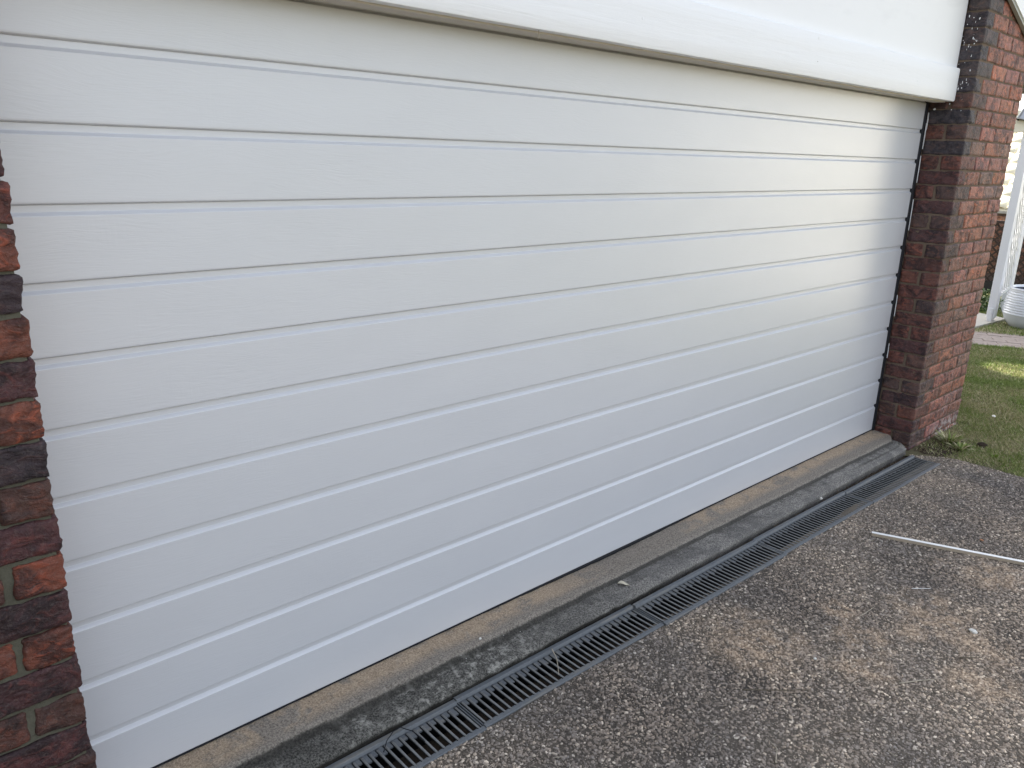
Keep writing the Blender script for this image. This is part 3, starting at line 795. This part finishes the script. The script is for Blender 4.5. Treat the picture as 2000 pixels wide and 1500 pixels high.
# ------------------------------------------------------------------ grass
random.seed(5)
V = []; F = []
def blade(x, y, z, h, w, a, lean):
    b = len(V); dx, dy = w*math.cos(a), w*math.sin(a); lx, ly = lean*math.cos(a+1.5), lean*math.sin(a+1.5)
    V.extend([(x-dx, y-dy, z), (x+dx, y+dy, z), (x+lx*.45+dx*.6, y+ly*.45+dy*.6, z+h*.6), (x+lx, y+ly, z+h)])
    F.extend([(b, b+1, b+2), (b, b+2, b+3)])
def field(n, x0, x1, ya, yb, hmin, hmax, w):
    for _ in range(n):
        x = random.uniform(x0, x1); y = random.uniform(ya(x), yb(x))
        if y < -.24 and x < drive_edge(y)+.01+.02*random.random(): continue
        if x < .93 and y > -.26: continue
        d = nz(x*3, y*3, 7)
        if random.random() < max(0, d)*1.2*(1 if x < 2 else .3): continue
        if x < .55 and y > -.5 and random.random() < .75: continue
        if 3.93+.0*y < x+.44*(y-.6)*-1 - 0 and in_path(x, y): continue
        blade(x, y, -.088+lawn_z(x, y), random.uniform(hmin, hmax), w*random.uniform(.7, 1.3), random.uniform(0, 6.28), random.uniform(.005, hmax))
def pathc(x, y): return (x-3.92)+(y-.60)*.55      # coordinate across the path
def in_path(x, y): return 0 < pathc(x, y) < .82
line = lambda x, k, b: k*x+b
field(70000, .09, 1.6, lambda x: -1.35, lambda x: .0, .008, .026, .0013)
field(75000, 1.5, 4.0, lambda x: -.85+.10*x, lambda x: .25+.17*x, .010, .028, .0018)
field(45000, 4.0, 7.4, lambda x: -.55+.10*x, lambda x: .10+.25*x, .015, .035, .003)
gr = link('grass', mesh('grass', V, F, M_BLADE), None); gr['kind'] = 'stuff'
# weeds by the pier foot
def tuft(cx, cy_, n, r, h, mat, label, name='weed', cat='weed', seed=1):
    random.seed(seed); V2, F2 = [], []
    for _ in range(n):
        a = random.uniform(0, 6.28); rr = r*random.random()**.7*.4; x, y = rr*math.cos(a), rr*math.sin(a); hh = h*random.uniform(.4, 1); w = random.uniform(.0015, .004); ln_ = r*random.uniform(.3, 1)
        b = len(V2); ca, sa = math.cos(a), math.sin(a)
        V2.extend([(x-w*sa, y+w*ca, 0), (x+w*sa, y-w*ca, 0), (x+ca*ln_*.5+w*sa*1.5, y+sa*ln_*.5-w*ca*1.5, hh*.75), (x+ca*ln_*.5-w*sa*1.5, y+sa*ln_*.5+w*ca*1.5, hh*.75), (x+ca*ln_, y+sa*ln_, hh)])
        F2.extend([(b, b+1, b+2, b+3), (b+3, b+2, b+4)])
    o = link(name, mesh(name, V2, F2, mat), None, (cx, cy_, -.088)); tag(o, label, cat); return o
tuft(.42, -.36, 130, .11, .07, M_BLADE, 'clump of thin weeds growing against the foot of the right pier', seed=3)
tuft(.33, -.46, 90, .08, .05, M_BLADE, 'low grassy weed on bare soil where driveway meets lawn', seed=4)
tuft(.36, -.66, 26, .03, .035, M_WEED, 'tiny bright yellow-green weed at the lawn edge', seed=6)
mound('bare_soil', .30, -.37, .26, .12, .006, -.088, M_SOIL, None, None, 8, -.15, 'stuff')
for i in range(1):
    V = []; F = []
    random.seed(9)
    for _ in range(700):
        x = random.uniform(.06, .75); y = -.26-abs(random.gauss(0, .06)); r = random.uniform(.002, .006); z = -.083; b = len(V); a = random.uniform(0, 3)
        V += [(x-r, y, z), (x, y-r*.6, z), (x+r, y+r*.3, z), (x, y+r, z), (x, y, z+r)]
        F += [(b, b+1, b+4), (b+1, b+2, b+4), (b+2, b+3, b+4), (b+3, b, b+4)]
    o = link('soil_crumbs', mesh('soil_crumbs', V, F, M_BARK), None); o['kind'] = 'stuff'

# ------------------------------------------------------------------ path
random.seed(11)
path = empty('path', (4.3, .6, -.088)); path['kind'] = 'structure'
pv = boxmesh('paver', -.058, .058, -.112, .112, -.03, .014, M_PAVE, .004, 1)
th = math.atan2(1, -.55) - PI/2      # path runs along this direction's normal
ux, uy = .876, .482                   # across
vx, vy = -.482, .876                  # along
for i in range(-9, 12):
    for j in range(7):
        s_ = .06+j*.118; t_ = i*.228+(j % 2)*.114
        x = 3.92+s_*ux*1.0+t_*vx; y = .60+s_*uy+t_*vy
        if x < 2.6 or y > 2.6: continue
        link('paver', pv, path, (x-4.3, y-.6, random.uniform(-.003, .003)), (0, 0, math.atan2(uy, ux)+random.uniform(-.02, .02)))
def sheet_poly(name, pts, z, mat):
    o = link(name, mesh(name, [(x, y, z) for x, y in pts], [tuple(range(len(pts)))], mat)); o['kind'] = 'structure'; return o
V = [(4.75, .93), (5.75, .86), (6.0, 1.6), (4.9, 1.7)]
slab = boxmesh('concrete_pad', 0, 1, 0, 1, 0, 1, M_CONC)
for v, (x, y) in zip(list(slab.vertices), [V[0], V[1], V[2], V[3]]*2): v.co = (x, y, v.co.z*.055-.11)
o = link('concrete_pad', slab); o['kind'] = 'structure'

# ------------------------------------------------------------------ pergola
pg = empty('pergola', (5.45, .95, -.10), 'white pergola corner with trellis panel standing behind the right pier', 'pergola')
def P_(name, x0, x1, y0, y1, z0, z1, mat=M_WHITEFAR, bev=.003, par=None):
    return link(name, boxmesh(name, x0-5.45, x1-5.45, y0-.95, y1-.95, z0+.10, z1+.10, mat, bev, 1), par or pg)
P_('post', 5.40, 5.49, .905, .995, -.02, 2.12); P_('post', 6.50, 6.59, .905+.18, .995+.18, -.09, 2.12)
P_('post_bracket', 5.37, 5.398, .925, .975, -.10, .10); P_('post_bracket', 5.492, 5.50, .93, .97, -.10, .10)
for z in (-.02, .05):
    V, F = tube([(5.362-5.45, .95-.95, z+.10), (5.37-5.45, 0, z+.10)], .012, 6); link('bolt', mesh('bolt', V, F, M_WHITEFAR), pg)
P_('beam', 5.33, 5.38, -.6, 1.13, 2.12, 2.27, M_CREAMBEAM)
P_('beam', 5.385, 8.2, 1.0, 1.05, 2.125, 2.26, M_CREAMBEAM)
P_('rafter', 5.45, 5.50, -.6, 2.4, 2.275, 2.36, M_CREAMBEAM)
# trellis between the two posts (runs almost along the view)
tr = link('trellis', boxmesh('trellis', -.0, 1.01, -.012, .012, 1.98, 2.02, M_WHITEFAR), pg, (.045, .0, 0), (0, 0, math.atan2(.18, 1.1)))
link('trellis_rail', boxmesh('trellis_rail', -.0, 1.01, -.012, .012, .30, .34, M_WHITEFAR), tr)
for s in (-1, 1):
    for k in range(-12, 14):
        x0 = k*.11+.05; L_ = 1.66
        pts = []
        # clip the diagonal to the panel rectangle
        za, zb = .34, 1.98
        dx = s*(zb-za)
        xa, xb = (x0*1.6, x0*1.6+dx)
        t0, t1 = 0, 1
        lo, hi = 0.0, 1.01
        if dx > 0: t0 = max(t0, (lo-xa)/dx); t1 = min(t1, (hi-xa)/dx)
        else: t0 = max(t0, (hi-xa)/dx); t1 = min(t1, (lo-xa)/dx)
        if t1-t0 < .03: continue
        p0 = Vector((xa+dx*t0, s*.006, za+(zb-za)*t0)); p1 = Vector((xa+dx*t1, s*.006, za+(zb-za)*t1))
        dd = (p1-p0).normalized(); pr = Vector((-dd.z, 0, dd.x))*.017; th_ = Vector((0, .006, 0))
        V = [p0-pr-th_, p0+pr-th_, p1+pr-th_, p1-pr-th_, p0-pr+th_, p0+pr+th_, p1+pr+th_, p1-pr+th_]
        F = [(0, 1, 2, 3), (4, 7, 6, 5), (0, 4, 5, 1), (1, 5, 6, 2), (2, 6, 7, 3), (3, 7, 4, 0)]
        link('slat', mesh('slat', V, F, M_WHITEFAR), tr)
# spotlight hanging by the beam
lamp = empty('spotlight', (5.30, .99, 2.28), 'grey cylindrical spotlight above the white pergola beam', 'spotlight')
def lathe(prof, n, cap=False):
    V = []; F = []
    for (r, z) in prof:
        for k in range(n): V.append((r*math.cos(2*PI*k/n), r*math.sin(2*PI*k/n), z))
    for i in range(len(prof)-1):
        for k in range(n): F.append((i*n+k, i*n+(k+1) % n, (i+1)*n+(k+1) % n, (i+1)*n+k))
    return V, F
V, F = lathe([(.001, .10), (.04, .10), (.052, .08), (.055, .02), (.062, -.03), (.066, -.045), (.060, -.045), (.05, .0), (.001, .0)], 20)
link('lamp_head', mesh('lamp_head', V, F, M_LAMP, True), lamp, (0, 0, 0), (.25, .25, 0))
V, F = lathe([(.001, -.030), (.056, -.030), (.060, -.0445)], 20); link('lamp_opening', mesh('lamp_opening', V, F, M_BLACK), lamp, (0, 0, 0), (.25, .25, 0))
V, F = tube([(0, 0, .10), (0, 0, .14), (.06, 0, .15)], .012, 8); link('lamp_bracket', mesh('lamp_bracket', V, F, M_BLACK, True), lamp)

# ------------------------------------------------------------------ planter
pot = empty('planter', (5.48, .52, -.088), 'large glossy white ribbed round planter beside the pergola post', 'planter')
prof = [(.001, 0), (.20, 0), (.225, .012)]
R0 = [(.262, .05), (.298, .10), (.318, .155)]
prof += R0
z = .165
while z < .43:
    r = .327-.038*max(0, (z-.20)/.24)**2
    prof += [(r-.003, z), (r+.003, z+.007), (r+.004, z+.014), (r+.003, z+.021), (r-.003, z+.026)]; z += .029
prof += [(.292, .445), (.300, .455), (.302, .470), (.292, .478), (.275, .474), (.268, .45)]
V, F = lathe(prof, 48); link('pot_body', mesh('pot_body', V, F, M_POT, True), pot)
V, F = lathe([(.268, .452), (.266, .38), (.001, .375)], 40); link('pot_lining', mesh('pot_lining', V, F, M_POTIN, True), pot)
sh = empty('seedling', (5.50, .60, .29), 'small yellow-green seedling growing in the white ribbed planter', 'plant')
V, F = tube([(0, 0, 0), (.005, .0, .1), (.0, .012, .2)], .004, 5, lambda t: 1-.5*t); link('stem', mesh('stem', V, F, M_WEED, True), sh)
random.seed(3)
for k in range(9):
    a = random.uniform(0, 6.28); z = random.uniform(.08, .2); l = random.uniform(.04, .09); w_ = .012
    V = [(0, 0, 0), (l*.5*math.cos(a)-w_*math.sin(a), l*.5*math.sin(a)+w_*math.cos(a), .03), (l*math.cos(a), l*math.sin(a), .01), (l*.5*math.cos(a)+w_*math.sin(a), l*.5*math.sin(a)-w_*math.cos(a), .03)]
    link('leaf', mesh('leaf', V, [(0, 1, 2), (0, 2, 3)], M_WEED), sh, (0, 0, z))

# ------------------------------------------------------------------ neighbour's lean-to: brick wall, brown lattice skirt, tiled roof
nb_ = empty('neighbour_shed', (8.5, 2.0, -.10), 'low brick outbuilding with cream scalloped tile roof beyond the pergola', 'outbuilding')
def S_(name, x0, x1, y0, y1, z0, z1, mat, par=None): return link(name, boxmesh(name, x0-8.5, x1-8.5, y0-2, y1-2, z0+.1, z1+.1, mat), par or nb_)
S_('mortar', 8.52, 8.7, -1.6, 4.0, -.35, 1.06, M_BROWNBRICK)
random.seed(31)
fb = boxmesh('brick', -.05, .05, -.115, .115, -.038, .038, M_BRICK, .004, 1)
for i in range(5, 15):
    for j in range(-16, 8):
        y = 2+j*.242+(i % 2)*.12
        if y < .2 or y > 2.6: continue
        o = link('brick', fb, nb_, (.06, y-2, -.30+.1+i*.088+.05), (0, 0, 0)); o.color = vary(random.choice([(.34, .17, .11), (.28, .15, .11), (.42, .22, .14)]))
S_('capping', 8.44, 8.75, -1.6, 4.0, 1.062, 1.10, M_CONC)
tile = None
V = []; F = []
kx = 7; L_ = .36
for i in (0, 1):
    for k in range(kx+1):
        a = PI*k/kx; yy = -.09*math.cos(a)*1.05; zz = .035*math.sin(a)
        V.append((i*L_, yy, zz+.012*(1-i)))
for i in (0, 1):
    for k in range(kx+1):
        a = PI*k/kx; V.append((i*L_, -.09*math.cos(a)*.9, .035*math.sin(a)-.012+.012*(1-i)))
m = kx+1
for k in range(kx):
    F += [(k, k+1, m+k+1, m+k), (2*m+k, 3*m+k, 3*m+k+1, 2*m+k+1), (k, 2*m+k, 2*m+k+1, k+1), (m+k, m+k+1, 3*m+k+1, 3*m+k)]
tile = mesh('roof_tile', V, F, M_TILE, True)
pitch_ = math.radians(33)
S_('roof_deck', 0, 0.1, 0, .1, 0, .1, M_TILE)
dk = [o for o in nb_.children if o.name.startswith('roof_deck')][0]
V = [(-.02, -3.6, 0), (2.9, -3.6, 0), (2.9, 2.0, 0), (-.02, 2.0, 0)]
V = V+[(x, y, z-.03) for x, y, z in V]
dk.data = mesh('roof_deck', V, [(0, 1, 2, 3), (7, 6, 5, 4), (0, 4, 5, 1), (1, 5, 6, 2), (2, 6, 7, 3), (3, 7, 4, 0)], M_TILE)
dk.location = (.0, 0, 1.215); dk.rotation_euler = (0, -pitch_, 0)
for i in range(9):
    for j in range(-7, 5):
        s_ = i*.30
        link('roof_tile', tile, nb_, (s_*math.cos(pitch_), j*.19, 1.225+s_*math.sin(pitch_)), (0, -pitch_, 0))
# dark brown lattice fence in front of it
lf = empty('lattice_fence', (8.2, 2.0, -.10), 'dark brown diamond lattice screen low behind the planter', 'lattice')
def Fx(name, y0, y1, z0, z1, mat, x0=-.02, x1=.02): return link(name, boxmesh(name, x0, x1, y0-2, y1-2, z0+.1, z1+.1, mat), lf)
Fx('rail', .2, 2.6, .93, .97, M_BROWNLAT, -.03, .03); Fx('base_board', .2, 2.6, -.36, .07, M_BLACK, -.03, .03)
za, zb, ya, yb = .07, .93, .2, 2.6
for s in (-1, 1):
    k = -20
    while k < 60:
        y0 = ya-1.0+k*.115; k += 1
        dy = s*(zb-za); Y0 = y0 if s > 0 else y0+1.0
        t0, t1 = 0, 1
        if dy > 0: t0 = max(t0, (ya-Y0)/dy); t1 = min(t1, (yb-Y0)/dy)
        else: t0 = max(t0, (yb-Y0)/dy); t1 = min(t1, (ya-Y0)/dy)
        if t1-t0 < .03: continue
        p0 = Vector((s*.006, Y0+dy*t0-2, za+.1+(zb-za)*t0)); p1 = Vector((s*.006, Y0+dy*t1-2, za+.1+(zb-za)*t1))
        dd = (p1-p0).normalized(); pr = Vector((0, -dd.z, dd.y))*.0125; tx = Vector((.005, 0, 0))
        V = [p0-pr-tx, p0+pr-tx, p1+pr-tx, p1-pr-tx, p0-pr+tx, p0+pr+tx, p1+pr+tx, p1-pr+tx]
        link('slat', mesh('slat', V, [(0, 1, 2, 3), (4, 7, 6, 5), (0, 4, 5, 1), (1, 5, 6, 2), (2, 6, 7, 3), (3, 7, 4, 0)], M_BROWNLAT), lf)
# shrub patch at the left of the post
def shrub(name, cx, cy_, cz, rx, ry, rz, n, ls, mat, label, cat, seed=1):
    random.seed(seed); V2, F2 = [], []
    for _ in range(n):
        a = random.uniform(0, 6.28); u = random.uniform(-1, 1); r = random.random()**.4; q = math.sqrt(1-u*u)
        p = Vector((rx*r*q*math.cos(a), ry*r*q*math.sin(a), rz*r*u))
        d1 = Vector((random.uniform(-1, 1), random.uniform(-1, 1), random.uniform(-1, 1))).normalized()*ls; d2 = d1.cross(Vector((random.uniform(-1, 1), random.uniform(-1, 1), random.uniform(-1, 1)))).normalized()*ls*.45
        b = len(V2); V2 += [p-d1, p+d2, p+d1, p-d2]; F2.append((b, b+1, b+2, b+3))
    o = link(name, mesh(name, V2, F2, mat), None, (cx, cy_, cz)); tag(o, label, cat); return o
shrub('ground_shrub', 6.3, 1.45, .0, .42, .35, .22, 1600, .025, M_LEAF, 'low dark green leafy shrub between the pier and the pergola post', 'shrub', 3)

# ------------------------------------------------------------------ unseen tree added behind the garage to shade the side lawn
tree = empty('added_tree', (6.0, 6.6, -.1), 'unseen leafy tree added behind the garage to shade the side lawn', 'tree')
V, F = tube([(0, 0, 0), (.05, -.05, 1.2), (-.05, -.1, 2.4), (0, -.1, 3.6), (.1, -.2, 5)], .17, 10, lambda t: 1-.65*t); link('trunk', mesh('trunk', V, F, M_BARK, True), tree)
random.seed(17)
patch = Vector((3.02, -.10, -.08))
V, F = [], []
cl = []
for k in range(95):
    a = random.uniform(0, 6.28); u = random.uniform(-1, 1); q = math.sqrt(1-u*u); r = random.random()**.33
    cl.append((Vector((3.9*r*q*math.cos(a)-1.6, 2.0*r*q*math.sin(a)-1.0, 5.1+1.5*r*u)), random.uniform(.55, 1.0)))
mid = patch+SUN*7.2-Vector((6.0, 6.6, -.1))
for k in range(46):  # extra leaf clusters close the shade around the lit lawn patch
    a = 2*PI*k/23; rr = .75 if k < 23 else 1.5
    cl.append((mid+Vector((rr*1.25*math.cos(a), rr*math.sin(a), random.uniform(-.3, .3))), .62))
for c, r0 in cl:
    for _ in range(330):
        p = c+Vector((random.gauss(0, .45), random.gauss(0, .45), random.gauss(0, .35)))*r0
        wp = p+Vector((6.0, 6.6, -.1)); t = (wp-patch).dot(SUN); dd = (wp-patch-SUN*t)
        if dd.length < .33: continue  # leaves left out along the sun ray so a lawn patch is lit
        d1 = Vector((random.uniform(-1, 1), random.uniform(-1, 1), random.uniform(-.6, .6))).normalized()*.10; d2 = d1.cross(Vector((random.uniform(-1, 1), random.uniform(-1, 1), random.uniform(-1, 1)))).normalized()*.05
        b = len(V); V += [p-d1, p+d2, p+d1, p-d2]; F.append((b, b+1, b+2, b+3))
link('crown', mesh('crown', V, F, M_LEAF), tree)
for k in range(7):
    c = cl[k*9][0]; V, F = tube([(0, -.1, 3.0+k*.2), tuple((c+Vector((0, -.1, 3.4)))*.5), tuple(c)], .06, 6, lambda t: 1-.7*t); link('limb', mesh('limb', V, F, M_BARK, True), tree)

# ------------------------------------------------------------------ unseen things added to shape the light and reflections on the door
shrub('added_hedge', -8.6, -3.2, 1.15, .75, 4.6, 1.45, 30000, .06, M_LEAF, 'unseen tall green hedge added left of the driveway to darken the door', 'hedge', 12)  # added out of view to block sky light on the left of the door
sh2 = empty('added_house', (43, -20, -.1), 'unseen cream rendered house added in front of the garage to reflect in the door', 'house')  # added out of view as a bright sunlit reflection in the door
M_RENDER = m_simple('cream_render', (.72, .68, .58), .8, .2, .05, 4); M_GLASS = m_simple('window_glass', (.03, .035, .04), .08)
link('wall', boxmesh('wall', -15, 15, -4, 0, 0, 4.2, M_RENDER), sh2)
V = [(-15.6, -4.6, 4.2), (15.6, -4.6, 4.2), (15.6, .6, 4.2), (-15.6, .6, 4.2), (-13, -2, 6.2), (13, -2, 6.2)]
link('roof', mesh('roof', V, [(0, 3, 2, 1), (0, 1, 5, 4), (2, 3, 4, 5), (1, 2, 5), (3, 0, 4)], M_ROOF), sh2)
for wx in (-11.5, -4.2, 4.4, 11.6):
    o = link('window', boxmesh('window', -.8, .8, .003, .05, 1.0, 2.4, M_WHITEFAR), sh2, (wx, 0, 0))
    link('pane', boxmesh('pane', -.72, .72, .052, .058, 1.08, 2.32, M_GLASS), o)

o = link('added_path', boxmesh('added_path', 5.5, 40, -6.4, -3.0, -.20, -.075, M_CONC)); o['kind'] = 'structure'  # unseen pale slab added so bright sunlit ground reflects in the door
